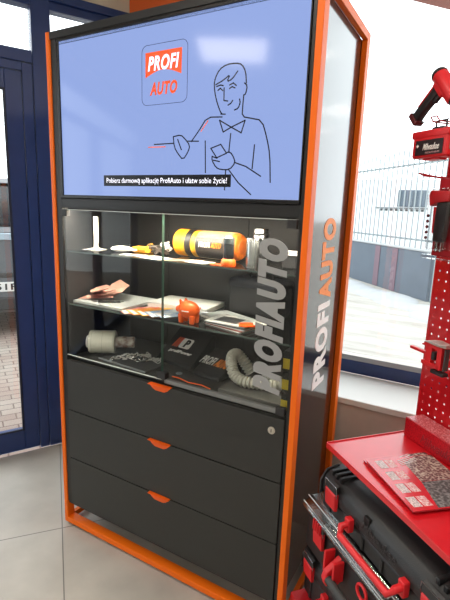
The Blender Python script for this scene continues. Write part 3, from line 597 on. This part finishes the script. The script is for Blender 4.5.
# ================================================================== RED TOOL DISPLAY STAND
RZ = R(-41.5); CA, SA = math.cos(RZ), math.sin(RZ); C0 = Vector((1.306, .019, 0))
def SP(s, t, z): return C0+Vector((CA*s-SA*t, SA*s+CA*t, z))
SH = .85
st = thing('tool_display_stand', 'red metal display stand with a tray shelf and a perforated back board', 'display stand', C0, RZ)
SL = 1.05
def tray(nm, s0, s1, t0, t1, z, lip=.016):
    mb = MB().box(s0, s1, t0, t1, z-.004, z, .001)
    mb.box(s0, s1, t0-.002, t0+.002, z-lip, z+.004, .0008).box(s0-.002, s0+.002, t0, t1, z-lip, z+.004, .0008).box(s1-.002, s1+.002, t0, t1, z-lip, z+.004, .0008)
    return mb.build(nm, RED, st)
tray('tray_shelf', 0, SL, 0, .383, SH)
tray('base_shelf', -.078, SL, -.062, .383, .075)
# perforated board: sheet with real round holes
def pegboard(s0, s1, z0, z1, t):
    b = bmesh.new(); P = .032; r = .0040
    ns = int((s1-s0)/P); nz_ = int((z1-z0)/P)
    for i in range(ns):
        for j in range(nz_):
            x0, z0_ = s0+i*P, z0+j*P; cx, cz = x0+P/2, z0_+P/2
            cor = [b.verts.new((x0+dx*P, t, z0_+dz*P)) for dx, dz in ((0, 0), (.5, 0), (1, 0), (1, .5), (1, 1), (.5, 1), (0, 1), (0, .5))]
            hol = [b.verts.new((cx+r*math.cos(R(225+45*k_)), t, cz+r*math.sin(R(225+45*k_)))) for k_ in range(8)]
            for k_ in range(8): b.faces.new((cor[k_], cor[(k_+1) % 8], hol[(k_+1) % 8], hol[k_]))
    bmesh.ops.remove_doubles(b, verts=b.verts, dist=1e-5); bmesh.ops.recalc_face_normals(b, faces=b.faces)
    r_ = bmesh.ops.extrude_face_region(b, geom=list(b.faces)); vs = [e for e in r_['geom'] if isinstance(e, bmesh.types.BMVert)]
    bmesh.ops.translate(b, verts=vs, vec=(0, .002, 0)); bmesh.ops.recalc_face_normals(b, faces=b.faces)
    mb = MB(); mb._add(b); return mb
PT = .385
pegboard(-.011, .9, SH+.0, 2.20, PT).build('perforated_board', RED, st)
# left upright with slots
mb = MB().box(-.018, -.011, PT+.026, PT+.030, .0, 2.2)
mb.box(-.018, -.0105, PT-.001, PT+.004, 0, 2.2)
for k_ in range(46): mb.box(-.018, -.015, PT+.004, PT+.026, .02+k_*.048, .042+k_*.048)
mb.build('slotted_upright', RED, st)
MB().box(SL-.01, SL+.004, PT, PT+.034, 0, 2.2).build('slotted_upright', RED, st)
MB().box(.004, SL-.01, PT+.004, PT+.012, .04, SH-.03).build('back_sheet', RED, st)
for xx in (-.07, SL-.03): MB().box(xx, xx+.03, -.05, .38, .0, .045, .003).build('foot_rail', RED, st)

# catalogue on the tray
def photomat(name, a, b_, c_, sc):
    M = bpy.data.materials.new(name); M.use_nodes = True; nt = M.node_tree; N = nt.nodes; L = nt.links; bs = N['Principled BSDF']
    tc = N.new('ShaderNodeTexCoord'); v = N.new('ShaderNodeTexVoronoi'); v.inputs['Scale'].default_value = sc; L.new(tc.outputs['Object'], v.inputs['Vector'])
    n_ = N.new('ShaderNodeTexNoise'); n_.inputs['Scale'].default_value = sc*1.3; n_.inputs['Detail'].default_value = 6; L.new(tc.outputs['Object'], n_.inputs['Vector'])
    ad = N.new('ShaderNodeMath'); ad.operation = 'MULTIPLY'; L.new(v.outputs['Distance'], ad.inputs[0]); L.new(n_.outputs[0], ad.inputs[1])
    cr = N.new('ShaderNodeValToRGB'); e = cr.color_ramp.elements; e[0].position = .05; e[0].color = hexc(a); e[1].position = .42; e[1].color = hexc(c_); x = e.new(.2); x.color = hexc(b_)
    L.new(ad.outputs[0], cr.inputs[0]); L.new(cr.outputs[0], bs.inputs['Base Color']); bs.inputs['Roughness'].default_value = .3; return M
PH1 = photomat('tool_photo', '#2a2a2c', '#6a3038', '#c8c4b4', 130); PH2 = photomat('workshop_photo', '#26292b', '#4a5050', '#8c9494', 110)
def catalogue(s, t, z, rz, label):
    o = thing('catalogue', label, 'catalogue', SP(s, t, z), RZ+R(rz))
    o.scale = (.93, 1.12, 1)
    MB().box(0, .265, 0, .205, 0, .004, .0008).build('pages', mat('red_edge_paper', '#b2404a', .5), o)
    cv_ = MB().box(-.001, .266, -.001, .206, .0043, .0052).build('cover', mat('red_gloss_paper', '#c8202c', .25, coat=.4), o)
    MB().prism([(.035, .10), (.10, .095), (.14, .092), (.14, .204), (.002, .204), (.002, .15)], .0054, .0058).build('tool_picture', PH1, cv_)
    MB().prism([(.142, .092), (.262, .068), (.262, .204), (.142, .204)], .0054, .0058).build('workshop_picture', PH2, cv_)
    for i, (a0, b0) in enumerate(((.01, .02), (.075, .02), (.14, .015), (.205, .01))):
        MB().box(a0, a0+.045, b0, b0+.024, .0054, .0057).build('text_block', mat('text_block_grey', '#8a7f80', .5, col2='#e8dede', nscale=220), cv_)
        MB().box(a0, a0+.045, b0+.028, b0+.052, .0054, .0057).build('text_block', mat('text_block_white', '#e6dcdc', .5, col2='#c23a44', nscale=160), cv_)
    mb = MB()
    for k_ in range(4): mb.prism([(.02+k_*.008, .085), (.024+k_*.008, .085), (.0+k_*.008, .15), (-.0+k_*.008-.003+.003, .145)], .0059, .0062)
    mb.build('stripes', mat('pale_stripe', '#d9d2d2', .4), cv_); return o
catalogue(.135, .052, SH+.0012, -3, 'lower catalogue, its edge peeping out left under the upper one')
catalogue(.148, .052, SH+.0082, -7, 'open-faced red catalogue with tool pictures on top of another on the red tray')
# long red carton
t = thing('tool_carton', 'long red carton with script lettering at the back of the red tray', 'box', SP(.022, .302, SH+.001), RZ)
MB().box(0, .60, 0, .078, 0, .070, .002).build('carton', photomat('red_printed_card', '#8e1420', '#b81c28', '#c8222e', 190), t)
MB().box(.004, .596, .004, .074, .0703, .0708).build('top_print', photomat('red_top_print', '#a01824', '#b83840', '#dc9094', 200), t)
text('carton_script', 'Milwaukee', .19, .045, frame((.24, .040, .0712), (1, 0, 0), (0, 1, 0)), mat('rose_print', '#d89a9c', .5), t, shear=.35)
text('carton_script', 'Milwaukee', .16, .030, frame((.16, -.0006, .03), (1, 0, 0), (0, 0, 1)), mat('dull_pink_print', '#9a3038', .5), t, shear=.35)

# ---- tool boxes under the tray
def latch(par, x, y, z, w=.058, h=.095, dark=True):
    l = MB().prism([(y, z-h*.5), (y-.012, z-h*.48), (y-.016, z+.01), (y-.012, z+h*.15), (y, z+h*.15)], x-w/2, x+w/2, 'x', .002).build('latch', REDP, par)
    MB().prism([(y, z+h*.17), (y-.015, z+h*.17), (y-.013, z+h*.42), (y-.002, z+h*.5)], x-w/2-.002, x+w/2+.002, 'x', .002).build('latch_cap', BKP, l)
    MB().tube([(x-w/2-.004, y-.011, z+h*.05), (x-w/2-.004, y-.014, z+h*.44), (x+w/2+.004, y-.014, z+h*.44), (x+w/2+.004, y-.011, z+h*.05)], .0014, 6).build('latch_wire', CHR, l, True)
    return l
def toolcase(name, label, s, t, z, Lx, Dy, H, lid, latches, handle, hz, lug=True):
    o = thing(name, label, 'tool case', SP(s, t, z), RZ)
    # bottom shell with vertical ribs
    mb = MB().box(0, Lx, .006, Dy, 0, H-lid, .012, 3)
    for k_ in range(int(Lx/.09)): mb.box(.05+k_*.09, .062+k_*.09, 0, .01, .01, H-lid-.012, .002)
    mb.build('shell', BKP, o, True)
    # lid with chamfered front
    prof = [(0, H-lid+.002), (-.004, H-lid*.6), (.004, H-lid*.30), (.022, H-lid*.08), (.05, H), (Dy, H), (Dy, H-lid+.002)]
    ld = MB().prism(prof, 0, Lx, 'x', .006).build('lid', BKP, o, True)
    mb = MB()
    for xx in (.03, .055, .08, Lx-.10, Lx-.075, Lx-.05): mb.box(xx, xx+.013, .012, .11, H-.012, H+.006, .003)
    mb.build('lid_ribs', BKP, ld)
    for xx in (.012, Lx-.045): MB().prism([(-.012, H-lid*1.1), (-.012, H-lid*.5), (.010, H-.004), (.06, H+.006), (.06, H-lid*.9)], xx-.008, xx, 'x', .003).build('corner_rib', BKP, o)
    for lx in latches: latch(o, lx, -.002, H-lid*.62)
    a_, b_ = handle
    hd = MB().tube([(a_, -.006, hz+.022), (a_, -.040, hz+.020), (a_+.012, -.050, hz-.002), (b_-.012, -.050, hz-.002), (b_, -.040, hz+.020), (b_, -.006, hz+.022)], .0105, 10).build('handle', REDP, o, True)
    for xx in (a_, b_): MB().box(xx-.012, xx+.012, -.022, .0, hz-.004, hz+.042, .004).build('handle_mount', REDP, hd)
    return o
b1 = toolcase('tool_case', 'large black case with red latches and red handle under the tray, topmost of its stack', .008, -.012, .622, .60, .36, .146, .085, (.078, .520), (.185, .43), .042)
MB().box(.235, .262, -.001, .012, .098, .128, .002).build('recess', GAP, b1); MB().box(.205, .222, -.003, .01, .070, .095, .002).build('recess', GAP, b1)
text('case_script', 'Milwaukee', .15, .030, frame((.31, -.0052, .098), (1, 0, 0), (0, 0, 1)), mat('moulded_script', '#343436', .5), b1, shear=.3)
# organizer with clear lid
o = thing('parts_organizer', 'black parts organizer with a clear ribbed lid, below the large top case', 'organizer', SP(-.05, -.035, .42), RZ)
MB().box(0, .66, .012, .39, 0, .155, .010, 3).build('tub', BKP, o, True)
lid = MB().prism([(0, .157), (-.008, .162), (-.008, .172), (.026, .199), (.39, .199), (.39, .157)], -.004, .664, 'x', .003).build('clear_lid', PLC, o)
mb = MB()
for k_ in range(19): mb.box(.25+k_*.021, .258+k_*.021, .004, .022, .190, .199, .0015)
mb.tube([(-.004, -.004, .180), (.664, -.004, .180)], .0022, 6).tube([(-.004, .014, .199), (.664, .014, .199)], .0018, 6)  # pale tubes put the highlight along the clear lid's edges
mb.build('lid_ribs', mat('clear_rib_highlight', '#dcdede', .15, alpha=.7, coat=1), lid)
for xx in (.105, .55):
    l = latch(o, xx, .006, .125, .055, .10)
    mb = MB()
    for k_ in range(4): mb.box(xx-.022+k_*.013, xx-.016+k_*.013, -.016, -.008, .135, .172, .001)
    mb.build('latch_fingers', REDP, l)
    MB().box(xx-.035, xx+.035, -.014, .012, .185, .197, .004).build('latch_bridge', PLC, l)
hd = MB().tube([(.225, -.032, .06), (.46, -.032, .06)], .014, 12).build('handle_grip', DGR, o, True)
for xx in (.215, .47):
    b_ = MB().prism([(.012, .03), (-.040, .035), (-.048, .06), (-.040, .085), (.012, .125)], xx-.010, xx+.012, 'x', .004).build('handle_bracket', REDP, o)
    MB().box(xx-.03, xx-.02, -.03, .008, .06, .135, .002).box(xx+.022, xx+.032, -.03, .008, .06, .13, .002).build('bracket_ears', REDP, b_)
MB().tube([(.345+.022*math.cos(k_*.524), .002, .115+.022*math.sin(k_*.524)) for k_ in range(12)], .005, 8, True).build('ring', REDP, o, True)
MB().box(.40, .42, -.004, .012, .09, .14, .003).build('side_tab', REDP, o)
# lower case on the base shelf
b3 = toolcase('tool_case', 'lowest black case with red latch, standing under the clear-lidded organizer', -.068, -.012, .205, .60, .36, .205, .09, (.055, .52), (.17, .42), .09)
MB().box(.19, .40, -.004, .008, .03, .075, .002).build('red_plate', RED, b3)
text('plate_script', 'Milwaukee', .15, .03, frame((.295, -.0048, .052), (1, 0, 0), (0, 0, 1)), TXK, b3, bold=.01, shear=.3)
r1 = thing('tool_carton', 'red carton standing lowest beside the cabinet foot, under the black cases', 'box', SP(-.072, -.056, .077), RZ)
MB().box(0, .62, 0, .36, 0, .12, .003).build('carton', mat('red_card', '#c4232b', .4, noise=.12), r1)
MB().box(.03, .16, -.0008, -.0001, .05, .09).build('print_block', TXR, r1)
text('carton_script', 'Milwaukee', .16, .035, frame((.28, -.001, .07), (1, 0, 0), (0, 0, 1)), TXW, r1, shear=.3)

# ---- tools hanging on the board (local frame of the stand; hooks are wires from the board)
def hook(name, label, s, z, t0, grp=None, w=.012):
    o = thing(name, label, 'hook', SP(s, 0, z), RZ, grp)
    MB().tube([(-w, PT-.002, .0), (-w, t0, .0), (-w, t0-.012, .012), (w, t0-.012, .012), (w, t0, 0), (w, PT-.002, 0)], .0022, 8).build('wire', mat('red_wire', '#b01822', .4), o, True)
    MB().box(-w-.006, w+.006, PT-.004, PT-.0005, -.012, .012, .001).build('plate', RED, o); return o
# battery pack
bt = thing('battery_pack', 'red tool battery with black label hanging below the drill at the right edge', 'battery', SP(.070, .245, 1.797), RZ+R(4)); bt.scale = (.86, .86, .86)
MB().box(-.078, .078, -.035, .035, 0, .085, .010, 3).box(-.082, .082, -.038, .038, .068, .094, .006, 2).build('housing', REDP, bt, True)
lb_ = MB().box(-.058, .062, -.0375, -.036, .010, .060, .001).build('label', mat('label_black', '#241a1e', .4), bt)
text('label_script', 'Milwaukee', .070, .022, frame((.012, -.0379, .037), (1, 0, 0), (0, 0, 1)), TXW, lb_, shear=.35, bold=.01)
text('label_note', 'REDLITHIUM', .060, .006, frame((.020, -.0379, .017), (1, 0, 0), (0, 0, 1)), mat('pink_print', '#c9a0a0', .5), lb_)
MB().prism([(-.048, .036), (-.042, .042), (-.048, .048), (-.054, .042)], -.0384, -.0376, 'y').build('label_mark', TXW, lb_)
MB().box(.0785, .0805, -.025, .020, .022, .062, .0005).build('spec_label', mat('spec_tan', '#b59a84', .5, col2='#5a4038', nscale=90), bt)
MB().box(-.035, .035, -.02, .02, -.006, .001, .002).build('foot_rib', REDP, bt)
MB().box(-.012, .034, -.018, .018, .094, .104, .003).build('terminal_block', BKP, bt)
MB().tube([(-.010, 0, .102), (-.012, 0, .125), (.034, 0, .125), (.034, 0, .102)], .0035, 8).build('hanging_loop', BKP, bt, True)
hook('board_hook', 'wire hook holding the red battery', .081, 1.900, .225)
# drill / impact driver
dr = thing('cordless_drill', 'red and black cordless tool hanging head up above the battery', 'cordless tool', SP(-.030, .245, 1.925), RZ); dr.scale = (.70, .70, .70)
gm = Matrix.Rotation(R(49), 4, 'Y')
g_ = MB().prism([(-.022, .0), (.022, 0), (.018, .05), (.022, .12), (.024, .175), (-.020, .175), (-.017, .12), (-.022, .05)], -.018, .018, 'y', .006)
bmesh.ops.transform(g_.bm, matrix=gm, verts=g_.bm.verts); g_.build('grip', BKP, dr, True)
g_ = MB().box(-.025, -.014, -.0185, .0185, .045, .165, .004); bmesh.ops.transform(g_.bm, matrix=gm, verts=g_.bm.verts); g_.build('grip_insert', REDP, dr, True)
g_ = MB().box(-.032, .032, -.024, .024, -.014, .010, .006); bmesh.ops.transform(g_.bm, matrix=gm, verts=g_.bm.verts); g_.build('battery_foot', mat('foot_dark_red', '#5a2024', .4), dr, True)
g_ = MB().cyl((-.045, 0, .19), (.11, 0, .19), .034, .032, 24, .008).box(-.02, .06, -.03, .03, .155, .19, .008); bmesh.ops.transform(g_.bm, matrix=gm, verts=g_.bm.verts); g_.build('motor_housing', REDP, dr, True)
g_ = MB().cyl((-.062, 0, .19), (-.040, 0, .19), .030, .036, 24, .006); bmesh.ops.transform(g_.bm, matrix=gm, verts=g_.bm.verts); g_.build('end_cap', BKP, dr, True)
g_ = MB().cyl((.11, 0, .19), (.16, 0, .19), .028, .016, 24, .004); bmesh.ops.transform(g_.bm, matrix=gm, verts=g_.bm.verts); g_.build('chuck', BKP, dr, True)
g_ = MB().box(.020, .036, -.010, .010, .11, .15, .004); bmesh.ops.transform(g_.bm, matrix=gm, verts=g_.bm.verts); g_.build('trigger', BKP, dr, True)
MB().tube([(-.004, 0, -.006), (.03, 0, -.018), (.08, 0, -.024), (.16, 0, -.03), (.25, .01, -.02)], .0022, 6).build('lanyard', BKP, dr, True)
hook('board_hook', 'wire hook behind the head of the cordless tool', .17, 2.14, .27)
# blister-packed knife
kn = thing('blister_knife', 'red carded knife with black grip in a clear blister, hanging beneath the battery', 'knife', SP(.105, .265, 1.503), RZ)
MB().box(-.035, .16, .012, .014, 0, .235, .001).build('backing_card', mat('red_card2', '#b51c28', .4, noise=.1), kn)
MB().prism([(-.028, .02), (.045, .02), (.05, .19), (.042, .205), (-.036, .205), (-.042, .19)], -.026, .011, 'y', .006).build('blister', BLI, kn)
MB().prism([(-.012, .045), (.028, .045), (.034, .14), (.030, .165), (-.010, .165), (-.012, .12)], -.016, .006, 'y', .006).build('grip', BKP, kn, True)
MB().prism([(-.034, .150), (-.012, .162), (.036, .166), (.040, .196), (-.036, .200), (-.042, .185)], -.020, .008, 'y', .005).build('red_head', REDP, kn, True)
MB().prism([(-.018, .07), (-.012, .07), (-.010, .15), (-.022, .15)], -.014, .006, 'y', .002).build('red_spine', REDP, kn)
MB().box(-.004, .004, -.008, .004, .015, .045, .001).box(.016, .020, -.008, .004, .015, .045, .001).build('blade', SIL, kn)
MB().box(.075, .115, .0105, .0118, .12, .16, .0005).build('yellow_sticker', mat('sticker_olive', '#8f7a2a', .5), kn)
MB().box(.055, .15, .0105, .0118, .06, .11, .0005).build('spec_block', mat('spec_pink', '#8a3a44', .5, col2='#d8a0a0', nscale=120), kn)
MB().box(.05, .085, .0105, .0118, .208, .214, .0005).build('white_line', WHT, kn)
mb = MB()
for k_ in range(5): mb.ell((-.044, -.01, .055+k_*.017), (.005, .005, .005), 8)
mb.build('blister_beads', mat('dark_red_bead', '#5a1820', .4), kn)
MB().box(-.04, .165, -.024, .016, -.008, .004, .002).build('clear_base', BLI, kn)
ho = thing('board_hook', 'red wire hook with open loop above the carded knife', 'hook', SP(.06, 0, 1.742), RZ)
MB().tube([(.0, PT-.002, 0), (.0, .29, 0), (-.025, .225, .012), (.010, .215, .002), (.02, .25, 0), (.02, PT-.002, 0)], .0028, 8).build('wire', MATS['red_wire'], ho, True)
# clamp
cl = thing('bar_clamp', 'red C-shaped clamp holding a silver pouch, fixed to the perforated board', 'clamp', SP(.155, .25, 1.165), RZ); cl.scale = (.72, .8, .52)
mb = MB().box(-.055, .045, .0, .03, .105, .130, .003).box(-.06, .045, .0, .03, -.012, .012, .003).box(.025, .05, .0, .03, -.012, .13, .003).box(-.045, -.01, .004, .026, .0, .12, .002)
mb.build('jaw_frame', REDP, cl)
MB().box(-.052, -.075, .01, .02, .1, .11).build('screw_tip', REDP, cl)
g_ = MB().box(-.145, -.045, .006, .024, .048, .066, .003); g_.build('sliding_bar', REDP, cl)
MB().box(-.006, .012, .002, .028, .035, .085, .002).build('black_pad', BKP, cl)
MB().box(.06, .068, .004, .026, -.01, .125, .002).build('back_rail', DGR, cl)
MB().box(.0, .07, .0, .03, -.045, -.022, .003).build('black_foot', BKP, cl)
MB().box(.005, .03, .03, .164, .05, .07, .002).build('mount_arm', RED, cl)
t = MB().prism([(-.055, .0), (-.01, .012), (.04, .008), (.08, .02), (.08, .002), (.03, -.004)], 0, .05, 'y', .002).build('silver_pouch', mat('crinkled_foil', '#b9b2aa', .35, metal=.5, bump=.6, nscale=40), None, False, SP(.155, .245, 1.2345)); t.scale = (.7, .9, .6)
t.rotation_euler = (0, 0, RZ); tag(t, 'crinkled silver pouch lying on top of the red clamp', 'pouch')
